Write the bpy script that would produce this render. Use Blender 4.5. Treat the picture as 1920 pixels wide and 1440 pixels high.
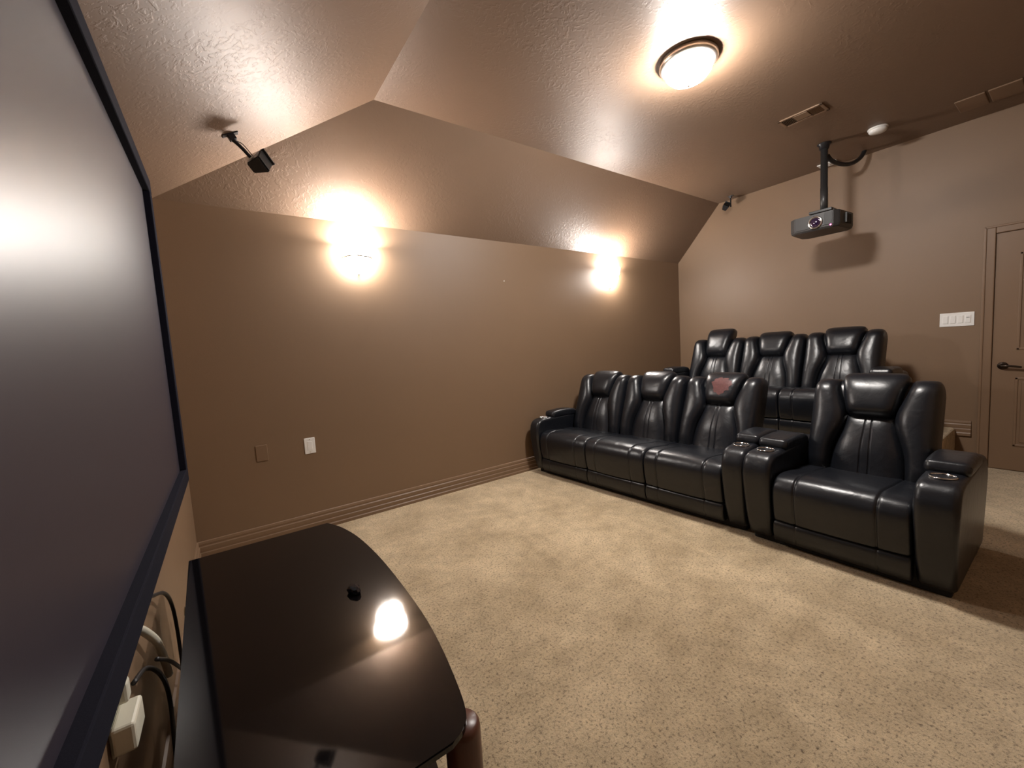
import bpy, bmesh, math, random
from mathutils import Vector, Matrix
random.seed(7)
for o in list(bpy.data.objects): bpy.data.objects.remove(o)
SC = bpy.context.scene; COL = SC.collection
# ------------------------------------------------------------------ camera, world, exposure
L, H, W = 5.75, 2.40, 3.90          # room length (x), wall height, width (y from 0 to -W)
SA, SB, H2 = 0.604, 1.268, 3.048    # ceiling slopes: run over the long wall, run over the screen wall, flat height
cam = bpy.data.cameras.new('camera'); co = bpy.data.objects.new('camera', cam); COL.objects.link(co)
cam.sensor_fit = 'HORIZONTAL'; cam.sensor_width = 36; cam.lens = 36 * 760.16 / 1920
cam.clip_start = 0.02
yw, pt, rl = (math.radians(v) for v in (54.868, -4.860, -3.503))
f = Vector((math.cos(yw)*math.cos(pt), math.sin(yw)*math.cos(pt), math.sin(pt)))
r0 = Vector((math.sin(yw), -math.cos(yw), 0)); u0 = r0.cross(f)
rt = r0*math.cos(rl) + u0*math.sin(rl); up = u0*math.cos(rl) - r0*math.sin(rl)
M = Matrix((rt, up, -f)).transposed().to_4x4(); M.translation = (0.2682, -3.4416, 1.3131)
co.matrix_world = M; SC.camera = co
wd = bpy.data.worlds.new('world'); SC.world = wd; wd.use_nodes = True
wd.node_tree.nodes['Background'].inputs[0].default_value = (.05, .045, .04, 1)
wd.node_tree.nodes['Background'].inputs[1].default_value = 0.2
SC.view_settings.view_transform = 'Standard'; SC.view_settings.look = 'None'
SC.view_settings.gamma = 1; SC.view_settings.exposure = 1.46
LIGHT = (1.0, .95, .90)             # warm white of the bulbs
SCONCE_W = 15
SCONCE_GLOW, DOME_GLOW = 54, 148
# ------------------------------------------------------------------ materials
def mat(name, col, rough=.5, metal=0, spec=.5, coat=0, emit=None, es=0, ns=0, nd=.3, bump=None, vary=0, vscale=8):
    """ns: fine noise bump scale, nd its strength; vary: mottling of the colour"""
    m = bpy.data.materials.new(name); m.use_nodes = True; nt = m.node_tree; N = nt.nodes; K = nt.links
    b = N['Principled BSDF']; b.inputs['Base Color'].default_value = (*col, 1); b.inputs['Roughness'].default_value = rough
    b.inputs['Metallic'].default_value = metal; b.inputs['Specular IOR Level'].default_value = spec
    b.inputs['Coat Weight'].default_value = coat
    if emit: b.inputs['Emission Color'].default_value = (*emit, 1); b.inputs['Emission Strength'].default_value = es
    tc = N.new('ShaderNodeTexCoord')
    if vary:
        n = N.new('ShaderNodeTexNoise'); n.inputs['Scale'].default_value = vscale; n.inputs['Detail'].default_value = 5
        K.new(tc.outputs['Object'], n.inputs['Vector'])
        mx = N.new('ShaderNodeMixRGB'); mx.inputs[1].default_value = (*[c*(1-vary) for c in col], 1); mx.inputs[2].default_value = (*[c*(1+vary) for c in col], 1)
        K.new(n.outputs['Fac'], mx.inputs[0]); K.new(mx.outputs[0], b.inputs['Base Color'])
    if ns:
        n = N.new('ShaderNodeTexNoise'); n.inputs['Scale'].default_value = ns; n.inputs['Detail'].default_value = 6
        K.new(tc.outputs['Object'], n.inputs['Vector'])
        bp = N.new('ShaderNodeBump'); bp.inputs['Strength'].default_value = nd; bp.inputs['Distance'].default_value = .004
        K.new(n.outputs['Fac'], bp.inputs['Height']); K.new(bp.outputs[0], b.inputs['Normal'])
    return m
BROWN = (.198, .125, .074)
M_wall = mat('brown_wall_paint', BROWN, .50, ns=220, nd=.12, vary=.05, vscale=2)
M_trim = mat('brown_trim_paint', (.20, .125, .075), .42, ns=60, nd=.03)
def knockdown():
    m = mat('brown_knockdown_ceiling_paint', (.160, .100, .063), .50, spec=.62); nt = m.node_tree; N = nt.nodes; K = nt.links; b = N['Principled BSDF']
    tc = N.new('ShaderNodeTexCoord')
    w = N.new('ShaderNodeTexNoise'); w.inputs['Scale'].default_value = 9; w.inputs['Detail'].default_value = 3
    K.new(tc.outputs['Object'], w.inputs['Vector'])
    ad = N.new('ShaderNodeMixRGB'); ad.blend_type = 'ADD'; ad.inputs[0].default_value = .10
    K.new(tc.outputs['Object'], ad.inputs[1]); K.new(w.outputs['Color'], ad.inputs[2])
    n = N.new('ShaderNodeTexNoise'); n.inputs['Scale'].default_value = 40; n.inputs['Detail'].default_value = 4; n.inputs['Roughness'].default_value = .55
    K.new(ad.outputs[0], n.inputs['Vector'])
    rp = N.new('ShaderNodeValToRGB'); rp.color_ramp.elements[0].position = .51; rp.color_ramp.elements[1].position = .61
    K.new(n.outputs['Fac'], rp.inputs[0])
    n2 = N.new('ShaderNodeTexNoise'); n2.inputs['Scale'].default_value = 2.2; n2.inputs['Detail'].default_value = 2
    K.new(tc.outputs['Object'], n2.inputs['Vector'])
    r2 = N.new('ShaderNodeValToRGB'); r2.color_ramp.elements[0].position = .38; r2.color_ramp.elements[1].position = .62
    r2.color_ramp.elements[0].color = (.22, .22, .22, 1)
    K.new(n2.outputs['Fac'], r2.inputs[0])
    mu = N.new('ShaderNodeMath'); mu.operation = 'MULTIPLY'; K.new(rp.outputs[0], mu.inputs[0]); K.new(r2.outputs[0], mu.inputs[1])
    bp = N.new('ShaderNodeBump'); bp.inputs['Strength'].default_value = .33; bp.inputs['Distance'].default_value = .0024
    K.new(mu.outputs[0], bp.inputs['Height']); K.new(bp.outputs[0], b.inputs['Normal'])
    return m
M_ceil = knockdown()
def carpet_mat():
    m = mat('beige_cut_pile_carpet', (.5, .4, .27), .95, spec=.1); nt = m.node_tree; N = nt.nodes; K = nt.links; b = N['Principled BSDF']
    b.inputs['Sheen Weight'].default_value = .25; b.inputs['Sheen Roughness'].default_value = .5
    tc = N.new('ShaderNodeTexCoord')
    def noise(s, d, r=.5):
        n = N.new('ShaderNodeTexNoise'); n.inputs['Scale'].default_value = s; n.inputs['Detail'].default_value = d; n.inputs['Roughness'].default_value = r
        K.new(tc.outputs['Object'], n.inputs['Vector']); return n
    def ramp(n, a, c, p0, p1):
        r = N.new('ShaderNodeValToRGB'); e = r.color_ramp.elements; e[0].position = p0; e[1].position = p1; e[0].color = (*a, 1); e[1].color = (*c, 1)
        K.new(n.outputs['Fac'], r.inputs[0]); return r
    big = ramp(noise(2.6, 7, .68), (.42, .315, .190), (.60, .465, .300), .38, .62)      # brushed patches of the pile
    mid = ramp(noise(11, 6, .7), (.87, .86, .85), (1.08, 1.08, 1.07), .36, .62)
    fine = ramp(noise(85, 6, .78), (.26, .21, .17), (1.14, 1.14, 1.12), .36, .49)
    m1 = N.new('ShaderNodeMixRGB'); m1.blend_type = 'MULTIPLY'; m1.inputs[0].default_value = 1; K.new(big.outputs[0], m1.inputs[1]); K.new(mid.outputs[0], m1.inputs[2])
    m2 = N.new('ShaderNodeMixRGB'); m2.blend_type = 'MULTIPLY'; m2.inputs[0].default_value = 1; K.new(m1.outputs[0], m2.inputs[1]); K.new(fine.outputs[0], m2.inputs[2])
    K.new(m2.outputs[0], b.inputs['Base Color'])
    bp = N.new('ShaderNodeBump'); bp.inputs['Strength'].default_value = 1.0; bp.inputs['Distance'].default_value = .010
    K.new(noise(95, 6, .75).outputs['Fac'], bp.inputs['Height']); K.new(bp.outputs[0], b.inputs['Normal'])
    return m
M_carpet = carpet_mat()
def leather_mat():
    m = mat('black_bonded_leather', (.0060, .0070, .0100), .34, spec=.55); nt = m.node_tree; N = nt.nodes; K = nt.links; b = N['Principled BSDF']
    tc = N.new('ShaderNodeTexCoord')
    v = N.new('ShaderNodeTexVoronoi'); v.inputs['Scale'].default_value = 260; K.new(tc.outputs['Object'], v.inputs['Vector'])
    n = N.new('ShaderNodeTexNoise'); n.inputs['Scale'].default_value = 11; n.inputs['Detail'].default_value = 3; n.inputs['Distortion'].default_value = .6
    K.new(tc.outputs['Object'], n.inputs['Vector'])
    b1 = N.new('ShaderNodeBump'); b1.inputs['Strength'].default_value = .16; b1.inputs['Distance'].default_value = .02; K.new(n.outputs['Fac'], b1.inputs['Height'])
    b2 = N.new('ShaderNodeBump'); b2.inputs['Strength'].default_value = .12; b2.inputs['Distance'].default_value = .001
    K.new(v.outputs['Distance'], b2.inputs['Height']); K.new(b1.outputs[0], b2.inputs['Normal']); K.new(b2.outputs[0], b.inputs['Normal'])
    return m
M_leather = leather_mat()
M_plinth = mat('black_fabric_base', (.008, .008, .009), .8, ns=200)
M_red = mat('faded_red_print', (.085, .020, .018), .5, ns=90, nd=.2, vary=.5, vscale=60)
M_chrome = mat('chrome', (.75, .75, .76), .12, 1)
M_cup = mat('black_cup_plastic', (.01, .01, .011), .25)
M_glass_top = mat('black_glass', (.0035, .003, .0035), .05, spec=.5, ns=3, nd=.004)
M_glass_edge = mat('black_glass_edge', (.02, .02, .022), .1)
M_cherry = mat('dark_cherry_wood', (.085, .030, .018), .35, vary=.35, vscale=30)
M_black = mat('black_plastic', (.012, .012, .014), .42, ns=300, nd=.1)
M_blackm = mat('black_metal', (.015, .015, .018), .38, .3)
M_proj = mat('charcoal_projector_plastic', (.028, .027, .027), .40, ns=300, nd=.06)
M_grille = mat('projector_grille', (.010, .010, .010), .5)
M_lens = mat('coated_lens_glass', (.015, .004, .03), .04, spec=1, coat=1)
M_white = mat('white_plastic', (.80, .79, .77), .35, ns=100, nd=.02)
M_cream = mat('cream_plastic', (.62, .60, .50), .4, ns=80, nd=.05)
M_nickel = mat('brushed_nickel', (.58, .55, .50), .32, 1, ns=40, nd=.03)
M_bronze = mat('dark_bronze', (.06, .045, .035), .3, .9)
M_glass = mat('frosted_glass_lit', (.9, .86, .8), .4, emit=LIGHT, es=SCONCE_GLOW, ns=20, nd=.02)
M_dome = mat('frosted_dome_lit', (.9, .86, .8), .4, emit=LIGHT, es=DOME_GLOW, ns=20, nd=.02)
M_screen = mat('grey_projection_screen', (.026, .021, .033), .40, spec=.85, ns=600, nd=.03)
M_velvet = mat('navy_black_velvet_frame', (.006, .006, .013), .9, spec=.15, ns=300, nd=.1)
M_led = mat('magenta_led', (.3, .02, .1), .3, emit=(1, .1, .35), es=6)
M_dark = mat('dark_duct', (.015, .011, .008), .9)
# ------------------------------------------------------------------ helpers
def link(name, me, m, parent=None, smooth=False):
    o = bpy.data.objects.new(name, me); COL.objects.link(o)
    if m: me.materials.append(m)
    if parent: o.parent = parent
    if smooth:
        for p in me.polygons: p.use_smooth = True
    return o
def pyd(name, vs, fs, m, parent=None, smooth=False):
    me = bpy.data.meshes.new(name); me.from_pydata([tuple(v) for v in vs], [], fs); me.validate(); me.update()
    bm = bmesh.new(); bm.from_mesh(me); bmesh.ops.recalc_face_normals(bm, faces=bm.faces); bm.to_mesh(me); bm.free()
    return link(name, me, m, parent, smooth)
def bm_obj(name, bm, m, parent=None, smooth=False):
    me = bpy.data.meshes.new(name); bmesh.ops.recalc_face_normals(bm, faces=bm.faces); bm.to_mesh(me); bm.free()
    return link(name, me, m, parent, smooth)
def box(name, a, b, m, parent=None, bev=0, seg=2):
    bm = bmesh.new(); bmesh.ops.create_cube(bm, size=1)
    for v in bm.verts: v.co = Vector([(a[i]+b[i])/2 + v.co[i]*(b[i]-a[i]) for i in range(3)])
    if bev: bmesh.ops.bevel(bm, geom=bm.edges[:], offset=bev, segments=seg, affect='EDGES', profile=.5)
    return bm_obj(name, bm, m, parent, smooth=False)
def tag(o, label=None, cat=None, group=None, kind=None):
    if label: o['label'] = label
    if cat: o['category'] = cat
    if group: o['group'] = group
    if kind: o['kind'] = kind
    return o
def empty(name, loc=(0, 0, 0), rz=0):
    o = bpy.data.objects.new(name, None); COL.objects.link(o); o.location = loc; o.rotation_euler = (0, 0, rz); o.empty_display_size = .1
    return o
def lathe(name, prof, m, parent=None, n=40, a0=0, a1=2*math.pi, smooth=True):
    full = abs(a1-a0-2*math.pi) < 1e-6; k = n if full else n+1; vs = []; fs = []
    for i in range(k):
        t = a0 + (a1-a0)*i/n
        for (r, z) in prof: vs.append((r*math.cos(t), r*math.sin(t), z))
    q = len(prof)
    for i in range(n):
        j = (i+1) % k
        for p in range(q-1): fs.append((i*q+p, j*q+p, j*q+p+1, i*q+p+1))
    o = pyd(name, vs, fs, m, parent, smooth)
    bm = bmesh.new(); bm.from_mesh(o.data); bmesh.ops.remove_doubles(bm, verts=bm.verts, dist=1e-5); bmesh.ops.recalc_face_normals(bm, faces=bm.faces); bm.to_mesh(o.data); bm.free()
    return o
def tube(name, pts, r, m, parent=None, n=8, res=6):
    """round cable through the points (Catmull-Rom), closed at both ends"""
    P = [Vector(p) for p in pts]; Q = []
    for i in range(len(P)-1):
        p0 = P[max(i-1, 0)]; p1 = P[i]; p2 = P[i+1]; p3 = P[min(i+2, len(P)-1)]
        for s in range(res):
            t = s/res; Q.append(.5*((2*p1)+(-p0+p2)*t+(2*p0-5*p1+4*p2-p3)*t*t+(-p0+3*p1-3*p2+p3)*t**3))
    Q.append(P[-1]); vs = []; fs = []; ref = Vector((.31, .87, .4)).normalized()
    for i, q in enumerate(Q):
        t = (Q[min(i+1, len(Q)-1)]-Q[max(i-1, 0)]).normalized(); a = t.cross(ref).normalized(); b = t.cross(a)
        for k in range(n): vs.append(q + r*(a*math.cos(2*math.pi*k/n)+b*math.sin(2*math.pi*k/n)))
    for i in range(len(Q)-1):
        for k in range(n): fs.append((i*n+k, i*n+(k+1) % n, (i+1)*n+(k+1) % n, (i+1)*n+k))
    fs.append(tuple(range(n))); fs.append(tuple(range((len(Q)-1)*n, len(Q)*n)))
    return pyd(name, vs, fs, m, parent, True)
def prism(name, poly, z0, z1, m, parent=None, bev=0):
    n = len(poly); bm = bmesh.new()
    lo = [bm.verts.new((x, y, z0)) for x, y in poly]; hi = [bm.verts.new((x, y, z1)) for x, y in poly]
    bm.faces.new(lo); tp = bm.faces.new(hi)
    for i in range(n): bm.faces.new((lo[i], lo[(i+1) % n], hi[(i+1) % n], hi[i]))
    if bev: bmesh.ops.bevel(bm, geom=[e for e in tp.edges], offset=bev, segments=2, affect='EDGES')
    return bm_obj(name, bm, m, parent)
def lamp(name, loc, watts, r, parent=None):
    d = bpy.data.lights.new(name, 'POINT'); d.energy = watts; d.color = LIGHT; d.shadow_soft_size = r
    o = bpy.data.objects.new(name, d); COL.objects.link(o); o.location = loc
    if parent: o.parent = parent
    return o
# ------------------------------------------------------------------ the room
T = .12
S = lambda o: tag(o, kind='structure')
S(box('floor', (-T, -W-T, -.1), (L+T, T, 0), M_carpet))
def slab(name, quad, n, m):
    q = [Vector(p) for p in quad]; k = len(q); nn = Vector(n).normalized()*.08
    return S(pyd(name, q+[p+nn for p in q], [tuple(range(k)), tuple(range(2*k-1, k-1, -1))]+[(i, (i+1) % k, (i+1) % k+k, i+k) for i in range(k)], m))
S(box('wall_long', (-T, 0, 0), (L+T, T, H+.1), M_wall))
S(box('wall_screen', (-T, -W, 0), (0, 0, H+.1), M_wall))
S(box('wall_near', (-T, -W-T, 0), (L+T, -W, H+.1), M_wall))
slab('wall_back', [(L, 0, 0), (L, 0, H), (L, -SA, H2), (L, -W+SA, H2), (L, -W, H), (L, -W, 0)], (1, 0, 0), M_wall)
slab('ceiling_slope_long', [(0, 0, H), (SB, -SA, H2), (L, -SA, H2), (L, 0, H)], (0, .7, .7), M_ceil)
slab('ceiling_slope_screen', [(0, 0, H), (SB, -SA, H2), (SB, -W+SA, H2), (0, -W, H)], (-.5, 0, .9), M_ceil)
slab('ceiling_slope_near', [(0, -W, H), (SB, -W+SA, H2), (L, -W+SA, H2), (L, -W, H)], (0, -.7, .7), M_ceil)
slab('ceiling', [(SB, -SA, H2), (L, -SA, H2), (L, -W+SA, H2), (SB, -W+SA, H2)], (0, 0, 1), M_ceil)
# baseboards: stepped moulding profile (depth from wall, height)
BP = [(0, 0), (.019, 0), (.019, .022), (.014, .030), (.016, .048), (.016, .060), (.012, .066), (.014, .080), (.014, .100), (.009, .108), (.011, .122), (.008, .136), (0, .140)]
def baseboard(name, a, b, nrm, z=0):
    a = Vector((*a, z)); b = Vector((*b, z)); nn = Vector((*nrm, 0)); k = len(BP)
    vs = [p+nn*d+Vector((0, 0, h)) for p in (a, b) for d, h in BP]
    return S(pyd(name, vs, [(i, i+1, k+i+1, k+i) for i in range(k-1)]+[tuple(range(k)), tuple(range(k, 2*k))], M_trim))
RZ, RX, RY = .34, 4.22, -2.77       # riser for the back row: height, front, right end
baseboard('baseboard_long', (0, 0), (RX, 0), (0, -1))
baseboard('baseboard_screen', (0, 0), (0, -W), (1, 0))
baseboard('baseboard_near', (0, -W), (L, -W), (0, 1))
baseboard('baseboard_back', (L, 0), (L, -2.865), (-1, 0), .272)
S(box('riser', (RX, RY, 0), (L, 0, RZ), M_carpet, bev=.02, seg=3))
# door in the back wall
DY0, DY1, DH = -2.975, -3.735, 2.04
door = S(empty('door_1', (L, DY0, 0)))
def dbox(n, a, b, m, bev=0, par=door): return box(n, (a[0]-L, a[1]-DY0, a[2]), (b[0]-L, b[1]-DY0, b[2]), m, par, bev)
dbox('door_slab', (L-.008, DY1, .008), (L+.02, DY0, DH), M_trim)
for z0, z1 in ((.22, .815), (1.05, 1.86)):
    y0, y1 = DY0-.13, DY1+.13
    dbox('panel', (L-.012, y1+.035, z0+.035), (L-.006, y0-.035, z1-.035), M_trim, .005)
    for a, b in (((L-.014, y1, z0), (L-.004, y0, z0+.018)), ((L-.014, y1, z1-.018), (L-.004, y0, z1)), ((L-.014, y1, z0), (L-.004, y1+.018, z1)), ((L-.014, y0-.018, z0), (L-.004, y0, z1))):
        dbox('panel_moulding', a, b, M_trim, .004)
for a, b in (((L-.018, DY0+.004, 0), (L, DY0+.072, DH+.07)), ((L-.018, DY1-.072, 0), (L, DY1-.004, DH+.07)), ((L-.018, DY1-.004, DH+.006), (L, DY0+.004, DH+.07))):
    dbox('casing', a, b, M_trim, .006)
for a, b in (((L-.024, DY0+.055, 0), (L-.010, DY0+.074, DH+.072)), ((L-.024, DY1-.07, DH+.055), (L-.010, DY0+.07, DH+.073))):
    dbox('casing_bead', a, b, M_trim, .005)
hd = lathe('door_handle', [(0, 0), (.032, 0), (.032, .006), (.026, .011), (.012, .013), (.011, .045), (0, .045)], M_bronze, door, 24)
hd.rotation_euler = (0, -math.pi/2, 0); hd.location = (-.008, -.060, .915)
tube('lever', [(-.050, -.052, .915), (-.056, -.085, .916), (-.054, -.13, .912), (-.050, -.165, .905)], .009, M_bronze, door)
# ------------------------------------------------------------------ projection screen
SY, ST, SBT, FW, FX, IX = -.602, 2.296, .706, .072, .050, .022
SYE = SY - (ST-SBT-2*FW)*16/9 - 2*FW
scr = tag(empty('projection_screen', (0, SY, SBT)), 'large grey fixed-frame projection screen with a dark velvet border on the end wall', 'screen')
def sbox(n, a, b, m, bev=0): return box(n, (a[0], a[1]-SY, a[2]-SBT), (b[0], b[1]-SY, b[2]-SBT), m, scr, bev)
sbox('screen_surface', (.004, SYE+.02, SBT+.02), (IX, SY-.02, ST-.02), M_screen)
for a, b in (((.001, SYE, ST-FW), (FX, SY, ST)), ((.001, SYE, SBT), (FX, SY, SBT+FW)), ((.001, SY-FW, SBT+FW), (FX, SY, ST-FW)), ((.001, SYE, SBT+FW), (FX, SYE+FW, ST-FW))):
    sbox('frame_bar', a, b, M_velvet, .004)
# ------------------------------------------------------------------ reclining seats
def rbump(x, c, w): return math.exp(-((x-c)/w)**2)
def inset(u, u0, u1, r):
    """how far the surface draws in near the two ends of a cushion (rounded edge of radius r)"""
    e = min(u-u0, u1-u); e = max(e, 0)
    return r-math.sqrt(max(r*r-(r-e)**2, 0)) if e < r else 0
def usamp(u0, u1, r, seams=(), n=14):
    s = set()
    for k in range(7): t = r*(1-math.cos(math.pi/2*k/6)); s.add(round(u0+t, 5)); s.add(round(u1-t, 5))
    for k in range(n+1): s.add(round(u0+r+(u1-u0-2*r)*k/n, 5))
    for c in seams:
        for k in (-.02, -.012, -.007, -.0035, 0, .0035, .007, .012, .02): s.add(round(c+k, 5))
    s = sorted(s); out = [s[0]]
    for v in s[1:]:
        if v-out[-1] > 4e-4: out.append(v)
    return out
def smooth_poly(pts, n=8, closed=False):
    """Catmull-Rom through 2D points"""
    P = [Vector((*p, 0)) for p in pts]; Q = []
    for i in range(len(P)-1):
        p0 = P[max(i-1, 0)]; p1 = P[i]; p2 = P[i+1]; p3 = P[min(i+2, len(P)-1)]
        for s in range(n):
            t = s/n; q = .5*((2*p1)+(-p0+p2)*t+(2*p0-5*p1+4*p2-p3)*t*t+(-p0+3*p1-3*p2+p3)*t**3); Q.append((q.x, q.y))
    Q.append((P[-1].x, P[-1].y)); return Q
def sweep(name, prof, us, off, m, parent, shift=None):
    """profile in (depth, height), outside on its left, swept along u; off(u) draws the profile inwards"""
    k = len(prof); nr = []
    for i in range(k):
        a = Vector(prof[max(i-1, 0)]); b = Vector(prof[min(i+1, k-1)]); t = (b-a)
        t = t.normalized() if t.length > 0 else Vector((1, 0)); nr.append(Vector((-t.y, t.x)))
    vs = []; fs = []
    for u in us:
        for i, p in enumerate(prof):
            o = off(u, i/(k-1)); q = Vector(p)-nr[i]*o
            vs.append(((shift(u, i/(k-1), q) if shift else u), q.x, q.y))
    n = len(us)
    for j in range(n-1):
        for i in range(k-1): fs.append((j*k+i, j*k+i+1, (j+1)*k+i+1, (j+1)*k+i))
        fs.append((j*k+k-1, j*k, (j+1)*k, (j+1)*k+k-1))
    fs.append(tuple(range(k))); fs.append(tuple(range((n-1)*k, n*k)))
    return pyd(name, vs, fs, m, parent, True)
Z0 = .045
def seat_cushion(par, u0, u1):
    # clockwise as seen from the right: under-side back, up the front face, over the nose, back along the top
    prof = smooth_poly([(.030, .178), (.016, .24), (.006, .32), (.010, .390), (.040, .438), (.090, .458), (.16, .461), (.30, .446), (.45, .428), (.62, .415)], 5) + [(.62, .20), (.2, .178)]
    w = u1-u0; se = (u0+w*.19, u1-w*.21)
    def off(u, t):
        o = inset(u, u0, u1, .022) + sum(.008*rbump(u, c, .0055) for c in se)
        o += .010*(abs((u-(u0+u1)/2)/(w/2))**2.2)*(1 if t < .8 else 0)
        return o
    return sweep('seat_cushion', prof, usamp(u0, u1, .022, se), off, M_leather, par)
def footrest_panel(par, u0, u1):
    prof = smooth_poly([(.055, Z0), (.040, .08), (.034, .12), (.040, .160), (.060, .176)], 4)+[(.25, .176), (.25, Z0)]
    w = u1-u0; se = (u0+w*.19, u1-w*.21)
    return sweep('footrest_panel', prof, usamp(u0, u1, .012, se, 8), lambda u, t: inset(u, u0, u1, .012)+sum(.003*rbump(u, c, .004) for c in se), M_leather, par)
def armrest(par, u0, u1, outer):
    """outer: -1 the outside is on the left, 1 on the right, 0 none"""
    prof = smooth_poly([(.070, Z0), (.035, .15), (.008, .30), (-.004, .42), (.004, .495), (.032, .548), (.080, .570), (.15, .576), (.30, .578), (.52, .580), (.74, .578), (.82, .55), (.86, .48), (.885, .34), (.88, Z0)], 4)
    w = u1-u0; c = (u0+u1)/2
    def shift(u, t, q):
        k = .86+.14*min(1, max(0, (q.y-.05)/.40))            # narrower towards the floor
        return c+(u-c)*k
    o = sweep('armrest', prof, usamp(u0, u1, .030, (), 6), lambda u, t: inset(u, u0, u1, .030), M_leather, par, shift)
    # padded rest on the back two thirds
    pp = smooth_poly([(.250, .562), (.233, .585), (.239, .614), (.264, .631), (.38, .637), (.50, .633), (.575, .619), (.602, .592), (.60, .562)], 4)
    sweep('arm_pad', pp, usamp(u0-.004, u1+.004, .028, (), 6), lambda u, t: inset(u, u0-.004, u1+.004, .028), M_leather, o)
    ring = lathe('cup_holder', [(.040, -.006), (.050, -.002), (.0525, .004), (.050, .007), (.046, .0065), (.043, .003), (.042, -.004)], M_chrome, o, 28)
    ring.location = (c, .150, .576)
    well = lathe('cup_well', [(0, -.002), (.042, -.002), (.043, .003)], M_cup, ring, 24)
    bt = box('power_button', (c-.018, .2085, .574), (c+.018, .2195, .580), M_cup, o, .002)
    return o
def back(par, u0, u1, lean=20, raise_head=0, d0=.565, emblem=False, dz=0):
    ln = math.radians(lean); sn, cs = math.sin(ln), math.cos(ln); zb = .400+dz; w = u1-u0; uc = (u0+u1)/2
    def B(u, h, n): return (u, d0+h*sn-n*cs, zb+h*cs+n*sn)
    HT = .595                       # height of the wings along the lean
    def inner(h):                   # inner edge of a wing as a fraction of the seat width: hourglass
        t = h/HT
        return .205+.105*math.exp(-((t-.56)/.26)**2) + (.0 if t > .5 else .0)
    # shell behind everything
    nh, nu = 16, 12; vs = []; fs = []
    for j in range(nh+1):
        h = -.06+(HT+.045)*j/nh; e = max(0, h-(HT-.12))/.125; k = math.sqrt(max(1-min(e, .999)**2, 0)) if e > 0 else 1
        for i in range(2*nu):
            a = 2*math.pi*i/(2*nu); ca, sa = math.cos(a), math.sin(a)
            x = uc+(w/2-.006)*math.copysign(abs(ca)**.35, ca)*(.90+.10*k); n = -.075+(.075 if sa > 0 else .085)*k*math.copysign(abs(sa)**.6, sa)
            vs.append(B(x, h, n))
    q = 2*nu
    for j in range(nh):
        for i in range(q): fs.append((j*q+i, j*q+(i+1) % q, (j+1)*q+(i+1) % q, (j+1)*q+i))
    fs.append(tuple(range(q))); fs.append(tuple(range(nh*q, (nh+1)*q)))
    shell = pyd('back_shell', vs, fs, M_leather, par, True)
    # wings
    for side in (-1, 1):
        nh, na = 30, 20; vs = []; fs = []
        for j in range(nh+1):
            tt = j/nh; h = -.05+(HT+.05)*(1-(1-tt)**1.25)
            e = max(0, h-(HT-.10))/.10; k = math.sqrt(max(1-min(e, 1)**2, 0))
            k = max(k, .02); eb = max(0, -h+.02)/.09; kb = 1-.35*eb
            wi = inner(max(h, 0))*w; ru = wi/2; lo = (0 + ru)
            for i in range(na+1):
                ph = math.pi*i/na; c = math.cos(ph); s = math.sin(ph)
                x = lo-ru*math.copysign(abs(c)**.8, c)*(1-.30*(1-k)) + .012*(1-k)
                bulge = .128*(.82+.18*math.sin(math.pi*min(1, max(0, h/HT))))
                n = -.035+bulge*kb*(abs(s)**.62)*(.35+.65*k) - (.05*(1-k))
                if i in (0, na): n = -.09
                x = u0+.003+x if side < 0 else u1-.003-x
                vs.append(B(x, h, n))
        q = na+1
        for j in range(nh):
            for i in range(na): fs.append((j*q+i, j*q+i+1, (j+1)*q+i+1, (j+1)*q+i))
        fs.append(tuple(range(q))); fs.append(tuple(range(nh*q, (nh+1)*q)))
        pyd('back_wing', vs, fs, M_leather, par, True)
    # lumbar pad with its pair of centre seams
    se = (uc-.024, uc+.024); xs = []
    nh = 22; h0, h1 = -.08, .365; A = [k/24*2-1 for k in range(25)]
    def lum(a, h):
        hw = w*(.5-inner(max(h, 0))*.90); x = uc+a*hw; return x, hw
    vs = []; fs = []
    row = sorted(set([round(a, 4) for a in A]+[round(c*s+d, 4) for c in (.115,) for s in (-1, 1) for d in (-.045, -.028, -.014, 0, .014, .028, .045)]))
    for j in range(nh+1):
        h = h0+(h1-h0)*j/nh; b = 2*(j/nh)-1
        for a in row:
            x, hw = lum(a, h)
            n = -.03+.075*(1-abs(a)**4)**.5*(1-max(0, b)**6*.6)+.018*math.exp(-((h-.14)/.12)**2)*(1-a*a)
            n -= .006*(rbump(a, -.115, .018)+rbump(a, .115, .018))
            vs.append(B(x, h, n))
    q = len(row)
    for j in range(nh):
        for i in range(q-1): fs.append((j*q+i, j*q+i+1, (j+1)*q+i+1, (j+1)*q+i))
    pyd('lumbar_pad', vs, fs, M_leather, par, True)
    # headrest pillow, wider at the top, rolled over the back
    hb, ht = .325+raise_head*.15, .640+raise_head
    def head(a, b, lift=0):
        h = hb+(ht-hb)*(b+1)/2
        hw = w*(.180+.092*((b+1)/2)**.8)
        if raise_head: hw = w*(.205+.06*((b+1)/2))
        e = (1-abs(a)**5)**.5; g = (max(0, 1-abs(b)**(2.4 if b > 0 else 4)))**(.60 if b > 0 else .5)
        n = -.055+(.150-.028*((b+1)/2))*g*(.42+.58*e)+lift
        return B(uc+a*hw*((1-.85*b**9)**.32 if b > 0 else 1-.06*b**6), h, n-(.05 if b > .98 else 0))
    nb, na = 22, 24; vs = []; fs = []
    bb = [math.sin(math.pi/2*(2*j/nb-1)) for j in range(nb+1)]; aa = [math.sin(math.pi/2*(2*i/na-1)) for i in range(na+1)]
    for b in bb:
        for a in aa: vs.append(head(a, b))
    # rear face of the pillow
    off = len(vs)
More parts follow.
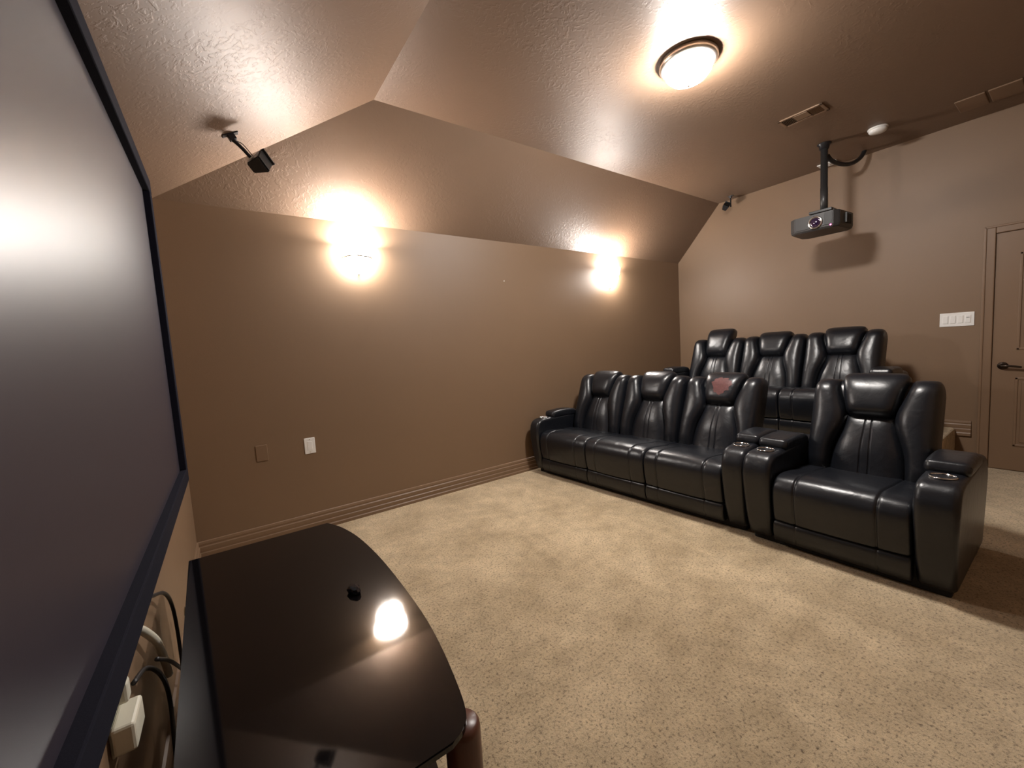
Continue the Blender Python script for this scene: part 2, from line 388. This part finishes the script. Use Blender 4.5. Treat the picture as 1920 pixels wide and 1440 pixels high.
    for b in bb:
        for a in aa:
            p = head(a, b); t = Vector(B(uc, 0, -.06))-Vector(B(uc, 0, 0)); h = hb+(ht-hb)*(b+1)/2; vs.append(B(p[0], h, -.075-.05*(max(0, 1-abs(b)**4))*(1-abs(a)**6)))
    q = na+1
    for base in (0, off):
        for j in range(nb):
            for i in range(na): fs.append((base+j*q+i, base+j*q+i+1, base+(j+1)*q+i+1, base+(j+1)*q+i))
    edge = [(0, i) for i in range(na)]+[(j, na) for j in range(nb)]+[(nb, na-i) for i in range(na)]+[(nb-j, 0) for j in range(nb)]
    for k in range(len(edge)):
        j, i = edge[k]; j2, i2 = edge[(k+1) % len(edge)]; fs.append((j*q+i, j2*q+i2, off+j2*q+i2, off+j*q+i))
    hr = pyd('headrest', vs, fs, M_leather, par, True)
    if emblem:                      # faded red print, irregular outline
        R = random.Random(3); nr, ns = 5, 44
        rad = [1+.07*math.sin(3*t+.4)+.06*math.sin(7*t)+.06*math.sin(11*t+1)+R.uniform(-.09, .09) for t in [2*math.pi*i/ns for i in range(ns)]]
        vs = [head(.10, .06, .0015)]; fs = []
        for k in range(1, nr+1):
            for i in range(ns):
                t = 2*math.pi*i/ns; rr = rad[i]*k/nr; vs.append(head(.10+.52*rr*math.cos(t), .06+.46*rr*math.sin(t), .0015))
        for i in range(ns):
            fs.append((0, 1+i, 1+(i+1) % ns))
            for k in range(nr-1): fs.append((1+k*ns+i, 1+(k+1)*ns+i, 1+(k+1)*ns+(i+1) % ns, 1+k*ns+(i+1) % ns))
        tag(pyd('emblem', vs, fs, M_red, hr, True), label='faded red printed emblem')
def seating(name, loc, rz, nseat, aw, sw, leans, raised=(), emblem=None, dz=0):
    e = empty(name, loc, rz); u = aw[0]
    armrest(e, 0, aw[0], -1)
    for k in range(nseat):
        a, b = u+sw*k+.002, u+sw*(k+1)-.002
        seat_cushion(e, a, b); footrest_panel(e, a, b)
        back(e, a, b, leans[k], .085 if k in raised else 0, emblem=(k == emblem), dz=dz)
    u += sw*nseat; armrest(e, u, u+aw[1], 1)
    box('base', (.03, .10, 0), (u+aw[1]-.03, .84, .16), M_plinth, e, .01)
    box('rear_panel', (.04, .72, .06), (u+aw[1]-.04, .86, .42), M_leather, e, .04, 3)
    return e
tag(seating('reclining_sofa', (2.815, -.085, 0), math.radians(-87.2), 3, (.13, .15), .612, (19, 19.5, 22), (), 2, .032),
    'three-seat black leather reclining sofa on the carpet with a red emblem on one headrest', 'sofa', 'black leather reclining seats')
tag(seating('recliner_chair', (2.885, -2.198, 0), math.radians(-90.2), 1, (.165, .160), .622, (17,), dz=.022),
    'single-seat black leather recliner with cup holders in both arms', 'recliner', 'black leather reclining seats')
tag(seating('reclining_sofa', (4.42, -.44, RZ), math.radians(-90), 3, (.14, .14), .607, (20, 19, 18), (0,)),
    'three-seat black leather reclining sofa on the riser with one headrest raised', 'sofa', 'black leather reclining seats')
# ------------------------------------------------------------------ television stand
TZ = .59
ts = tag(empty('media_stand', (.36, -2.14, 0)), 'low stand with bow-fronted black glass top and dark cherry legs below the screen', 'table')
front = smooth_poly([(.575, -1.500), (.615, -1.60), (.645, -1.75), (.660, -1.95), (.662, -2.15), (.655, -2.38), (.640, -2.53), (.618, -2.66), (.600, -2.735), (.580, -2.768), (.545, -2.785)], 4)
poly = [(x-.36, y+2.14) for x, y in [(.130, -2.785), (.086, -1.500)]+front]
gt = prism('glass_top', poly, TZ-.012, TZ, M_glass_top, ts, .002)
for z in (.30, .07):
    prism('shelf', [(x*.88, y*.94) for x, y in poly], z-.010, z, M_glass_top, ts)
for x, y, r, m in ((.587, -2.742, .036, M_cherry), (.565, -1.565, .034, M_cherry), (.175, -2.72, .030, M_black), (.125, -1.56, .030, M_black)):
    lg = lathe('leg', [(0, 0), (r*.9, 0), (r, .02), (r, TZ-.030), (r*.97, TZ-.020), (r*.8, TZ-.0125), (0, TZ-.0125)], m, ts, 28); lg.location = (x-.36, y+2.14, 0)
# a small glossy black cap lying on the glass
def cap():
    bm = bmesh.new(); bmesh.ops.create_icosphere(bm, subdivisions=2, radius=1); R = random.Random(5)
    for v in bm.verts:
        v.co = Vector((v.co.x*.013*(1.25 if v.co.y > 0 else .8), v.co.y*.022, max(v.co.z, -.55)*.012+.0066)); v.co += Vector((R.uniform(-1, 1), R.uniform(-1, 1), R.uniform(0, 1)))*.0022
    o = bm_obj('plastic_cap', bm, M_lens2); return o
M_lens2 = mat('glossy_black_plastic', (.012, .011, .014), .08, spec=.8)
cp = cap(); cp.location = (.530, -2.152, TZ); cp.rotation_euler = (0, 0, .35); cp.scale = (1.25, 1.25, 1.3)
tag(cp, 'small crumpled glossy black plastic piece lying on the black glass top', 'cap')
# ------------------------------------------------------------------ lamps
def sconce(x, z, label, y=0, rz=0):
    e = tag(empty('wall_sconce', (x, y, z), rz), label, 'wall lamp', 'glass wall sconces')
    A0, A1 = math.pi*1.0, math.pi*2.0       # half bowl towards the room (-y)
    lathe('glass_bowl', [(.134, .085), (.136, .080), (.131, .045), (.120, .012), (.107, -.010)], M_glass, e, 36, A0, A1)
    lathe('lower_bowl', [(.107, -.016), (.112, -.030), (.106, -.060), (.086, -.092), (.055, -.116), (.022, -.128), (0, -.130)], M_glass, e, 36, A0, A1)
    lathe('metal_band', [(.105, -.006), (.117, -.007), (.117, -.019), (.105, -.020)], M_nickel, e, 36, A0, A1)
    fn = lathe('finial', [(0, -.150), (.008, -.147), (.011, -.139), (.006, -.132), (.012, -.128), (0, -.126)], M_nickel, e, 20); fn.location = (0, -.012, 0)
    box('wall_plate', (-.06, -.012, -.09), (.06, 0, .05), M_nickel, e, .004)
    lamp('bulb', (0, -.065, .055), SCONCE_W, .03, e)
    return e
sconce(1.232, 2.135, 'lit half-bowl frosted glass wall sconce between the screen and the bare wall')
sconce(4.255, 2.140, 'lit half-bowl frosted glass wall sconce above the sofas near the back wall')
dm = tag(empty('ceiling_lamp', (2.815, -1.945, H2)), 'round flush ceiling lamp with frosted glass dome and nickel rim', 'ceiling lamp')
lathe('rim', [(.10, 0), (.165, 0), (.172, -.008), (.168, -.018), (.172, -.026), (.160, -.038), (.148, -.044), (.140, -.040), (.135, -.01)], M_nickel, dm, 56)
lathe('glass_dome', [(.144, -.036), (.142, -.055), (.130, -.085), (.105, -.112), (.070, -.130), (.03, -.139), (0, -.140)], M_dome, dm, 56)
lathe('finial', [(0, -.166), (.007, -.163), (.009, -.156), (.005, -.150), (.013, -.142), (.013, -.138), (0, -.138)], M_nickel, dm, 20)
# ------------------------------------------------------------------ projector on its pole
PX, PY = 5.04, -1.965
pm = tag(empty('projector_mount', (PX, PY, H2)), 'black ceiling pole with a flange plate that carries the projector', 'mount')
lathe('flange', [(0, 0), (.055, 0), (.055, -.006), (.042, -.014), (.038, -.05), (0, -.05)], M_blackm, pm, 32)
lathe('pole', [(0, -.01), (.028, -.01), (.028, -.40), (.030, -.40), (.030, -.612), (0, -.612)], M_proj, pm, 24)
box('bracket', (-.10, -.09, -.634), (.08, .09, -.610), M_proj, pm, .004)
for s in (-1, 1): box('bracket_arm', (-.06, s*.085-.012, -.652), (.05, s*.085+.012, -.622), M_proj, pm, .003)
pj = tag(empty('projector', (5.015, -1.925, 2.396)), 'charcoal home-theatre projector hanging upside down from the ceiling pole', 'projector')
bm = bmesh.new()
oct_ = [(-.125, -.15), (-.125, .15), (-.09, .195), (.18, .205), (.25, .16), (.25, -.17), (.20, -.215), (-.09, -.195)]
lo = [bm.verts.new((x*.93, y*.95, -.148)) for x, y in oct_]; mi = [bm.verts.new((x, y, -.125)) for x, y in oct_]; hi = [bm.verts.new((x, y, 0)) for x, y in oct_]
bm.faces.new(lo); bm.faces.new(hi); k = len(oct_)
for i in range(k):
    bm.faces.new((lo[i], lo[(i+1) % k], mi[(i+1) % k], mi[i])); bm.faces.new((mi[i], mi[(i+1) % k], hi[(i+1) % k], hi[i]))
bmesh.ops.bevel(bm, geom=bm.edges[:], offset=.006, segments=2, affect='EDGES')
bm_obj('body', bm, M_proj, pj)
lr = lathe('lens_ring', [(.036, -.002), (.056, -.002), (.058, .010), (.052, .016), (.044, .012), (.040, .004)], M_chrome, pj, 36)
lr.rotation_euler = (0, -math.pi/2, 0); lr.location = (-.125, -.020, -.078)
ll = lathe('lens', [(0, .016), (.015, .0145), (.03, .009), (.043, .002), (.043, -.002)], M_lens, lr, 32)
box('front_panel', (-.1275, -.148, -.118), (-.124, -.088, -.010), M_grille, pj, .001)
for i in range(7): box('vent_slat', (.02+.020*i, -.216, -.105), (.030+.020*i, -.195, -.02), M_grille, pj)
box('status_light', (-.1295, -.142, -.132), (-.123, -.132, -.123), M_led, pj, .001)
cpl = tag(box('ceiling_cable_plate', (5.575, -1.90, H2-.010), (5.685, -1.735, H2), M_white, None, .003), 'white cable plate on the ceiling behind the projector pole', 'outlet')
box('jack', (5.60-0, -1.865, H2-.022), (5.63, -1.835, H2-.010), M_chrome, cpl, .002)
tag(tube('projector_cable', [(PX+.052, -1.973, 2.95), (PX+.12, -1.990, 2.91), (PX+.26, -2.025, 2.895), (PX+.40, -2.065, 2.915), (PX+.51, -2.10, 2.975), (PX+.56, -2.115, 3.03), (PX+.565, -2.117, H2-.001)], .019, M_black),
    'thick black cable bundle arching from the projector pole to the ceiling', 'cable')
# ------------------------------------------------------------------ ceiling fittings
vt = tag(empty('air_vent', (4.265, -2.06, H2)), 'brown slatted air register in the flat ceiling', 'vent')
vx, vy = .085, .155
box('duct', (-vx+.02, -vy+.02, -.004), (vx-.02, vy-.02, -.001), M_dark, vt)
for a, b in (((-vx, -vy, -.010), (-vx+.022, vy, 0)), ((vx-.022, -vy, -.010), (vx, vy, 0)), ((-vx, -vy, -.010), (vx, -vy+.022, 0)), ((-vx, vy-.022, -.010), (vx, vy, 0))):
    box('frame', a, b, M_trim, vt, .003)
for i in range(8):
    for s in (-1, 1):
        y = s*(.058+.0105*i); o = box('slat', (-vx+.02, -.004, -.0008), (vx-.02, .004, .0008), M_trim, vt); o.location = (0, y, -.0075); o.rotation_euler = (s*.7, 0, 0)
box('damper_plate', (-vx+.02, -.050, -.012), (vx-.05, .050, -.003), M_trim, vt, .002)
box('damper_bar', (vx-.036, -.050, -.012), (vx-.026, .050, -.003), M_trim, vt, .001)
sd = tag(empty('smoke_detector', (5.135, -2.325, H2)), 'round white smoke detector on the flat ceiling near the projector', 'detector')
lathe('mounting_ring', [(0, 0), (.070, 0), (.071, -.006), (.066, -.011), (0, -.011)], M_white, sd, 36)
lathe('housing', [(0, -.011), (.064, -.011), (.063, -.024), (.056, -.036), (.030, -.041), (0, -.042)], M_white, sd, 36)
ah = tag(empty('ceiling_panel', (5.34, -2.98, H2)), 'brown painted raised panel pair on the ceiling above the door', 'panel')
for y0, y1 in ((.045, .205), (-.135, .030)): box('panel_leaf', (-.16, y0, -.012), (.11, y1, 0), M_trim, ah, .005)
# ------------------------------------------------------------------ satellite speakers on brackets
def speaker(base, mid, head, rot, s, label, flat, cat='speaker'):
    e = tag(empty('satellite_speaker', base), label, cat, 'small black ceiling speakers')
    b = Vector(base); md = Vector(mid)-b; hd_ = Vector(head)-b
    pl = box('mount_plate', (-.045*s, -.018*s, -.006), (.045*s, .018*s, .001), M_blackm, e, .002); pl.rotation_euler = flat
    k = box('swivel', (-.020*s, -.018*s, -.036*s), (.020*s, .018*s, -.004), M_blackm, e, .004); k.rotation_euler = flat
    tube('arm', [Vector((0, 0, -.02)), md*.5+Vector((0, 0, -.004)), md], .0105*s, M_blackm, e)
    tube('wire', [Vector((.01, 0, -.03)), md*.5+Vector((.012, 0, .012)), md+(hd_-md)*.3+Vector((.004, 0, .014)), hd_], .0025*s, M_black, e)
    c = empty('cabinet_pivot'); bpy.data.objects.remove(c)
    bm = bmesh.new(); w, h, d = .050*s, .050*s, .048*s
    vs = [bm.verts.new(p) for p in ((-w*.62, d, -h*.62), (w*.62, d, -h*.62), (w*.62, d, h*.62), (-w*.62, d, h*.62), (-w, -d, -h), (w, -d, -h), (w, -d, h), (-w, -d, h))]
    for q in ((0, 1, 2, 3), (4, 5, 6, 7), (0, 1, 5, 4), (1, 2, 6, 5), (2, 3, 7, 6), (3, 0, 4, 7)): bm.faces.new([vs[i] for i in q])
    bmesh.ops.bevel(bm, geom=bm.edges[:], offset=.005, segments=2, affect='EDGES')
    cb = bm_obj('cabinet', bm, M_black, e); cb.location = hd_; cb.rotation_euler = rot
    g = box('grille', (-w*.90, -d-.006, -h*.90), (w*.90, -d+.001, h*.90), M_grille, cb, .003)
    bd = box('hood', (-w*1.0, -d-.020, h*.86), (w*1.0, -d+.002, h*1.0), M_black, cb, .002)
    return e
slope = math.atan2(H2-H, SB)
speaker((.424, -.615, 2.6155), (.512, -.608, 2.512), (.548, -.602, 2.486), (math.radians(-20), math.radians(40), math.radians(38)), .95,
        'small black satellite speaker on a bent bracket below the sloped ceiling beside the screen', (0, -slope, 0))
speaker((5.60, -.825, H2), (5.60, -.826, 2.915), (5.575, -.775, 2.922), (math.radians(-38), math.radians(32), math.radians(-58)), .74,
        'small black satellite speaker hanging in the ceiling corner by the back wall', (0, 0, math.radians(90)))
# ------------------------------------------------------------------ wall plates
wp = tag(empty('wall_outlet', (.747, 0, .669)), 'white wall plate low on the long brown wall', 'outlet')
box('plate', (-.038, -.006, -.061), (.038, 0, .061), M_white, wp, .003)
box('insert', (-.017, -.008, -.034), (.017, -.004, .034), M_white, wp, .001)
for z in (-.048, .048): box('screw', (-.003, -.0075, z-.003), (.003, -.004, z+.003), M_chrome, wp)
wb = tag(empty('wall_outlet', (.430, 0, .673)), 'brown painted blank wall plate low on the long wall', 'outlet')
box('plate', (-.037, -.006, -.059), (.037, 0, .059), M_trim, wb, .003)
for z in (-.045, .045): box('screw', (-.003, -.0075, z-.003), (.003, -.004, z+.003), M_trim, wb)
sw = tag(empty('light_switch', (L, -2.755, 1.338)), 'wide white four-gang light switch plate beside the door', 'light switch')
box('plate', (-.006, -.108, -.062), (0, .108, .062), M_white, sw, .003)
for i in range(4):
    y = .070-.0465*i; box('rocker', (-.0105, y-.0165, -.034), (-.004, y+.0165, .034), M_white, sw, .002)
box('slider', (-.013, -.080, .012), (-.010, -.060, .016), M_cup, sw)
nl = lathe('wall_screw', [(0, .006), (.004, .005), (.006, .002), (.006, 0), (0, 0)], M_white, None, 12)
nl.rotation_euler = (math.pi/2, 0, 0); nl.location = (2.669, 0, 2.010); tag(nl, 'tiny white screw head in the bare long wall between the sconces', 'screw')
# ------------------------------------------------------------------ wires and plugs behind the stand
po = tag(empty('power_outlet', (0, -2.27, .58)), 'white wall outlet with plugged-in adapters behind the media stand', 'outlet')
box('plate', (0, -.040, -.060), (.006, .040, .060), M_cream, po, .002)
ad = box('adapter', (.006, -.055, -.050), (.044, .040, .010), M_cream, po, .006); box('prong_block', (.012, .010, -.075), (.034, .034, -.050), M_cream, ad, .004)
p2 = box('plug', (.006, -.012, .030), (.032, .020, .075), M_cream, po, .006); tube('strain_relief', [(.02, .003, .073), (.022, .012, .085), (.026, .034, .082)], .006, M_cream, p2)
tag(tube('white_cable', [(.010, -2.06, .670), (.022, -2.00, .618), (.030, -1.91, .53), (.032, -1.85, .44), (.032, -1.805, .36)], .0105, M_cream), 'thick white cable hanging on the wall behind the media stand', 'cable')
tag(tube('black_cable', [(.012, -1.90, .665), (.020, -1.83, .635), (.030, -1.69, .575), (.034, -1.60, .49), (.038, -1.585, .38), (.040, -1.60, .20), (.040, -1.60, .06), (.036, -1.55, .008), (.036, -1.25, .008)], .0058, M_black), 'thin black cable looping down the wall behind the media stand', 'cable')
tag(tube('black_cable', [(.028, -2.205, .605), (.034, -2.10, .57), (.040, -1.98, .47), (.042, -1.92, .36), (.042, -1.94, .22), (.045, -2.0, .06), (.045, -2.1, .010), (.045, -2.3, .010)], .0058, M_black), 'black power cord drooping from the outlet to the floor', 'cable')
tag(tube('black_cable', [(.060, -2.13, .60), (.062, -1.98, .50), (.062, -1.80, .36), (.062, -1.66, .25), (.062, -1.55, .17), (.062, -1.47, .10), (.062, -1.40, .008), (.062, -1.2, .008)], .0050, M_black), 'thin black cable slanting behind the stand towards the long wall', 'cable')
tag(tube('coaxial_cable', [(.075, -1.47, .36), (.052, -1.42, .38), (.046, -1.40, .33), (.060, -1.40, .28), (.085, -1.43, .25), (.095, -1.44, .10), (.098, -1.44, .006)], .0045, M_cream), 'short curled pale coaxial cable behind the far corner of the stand', 'cable')
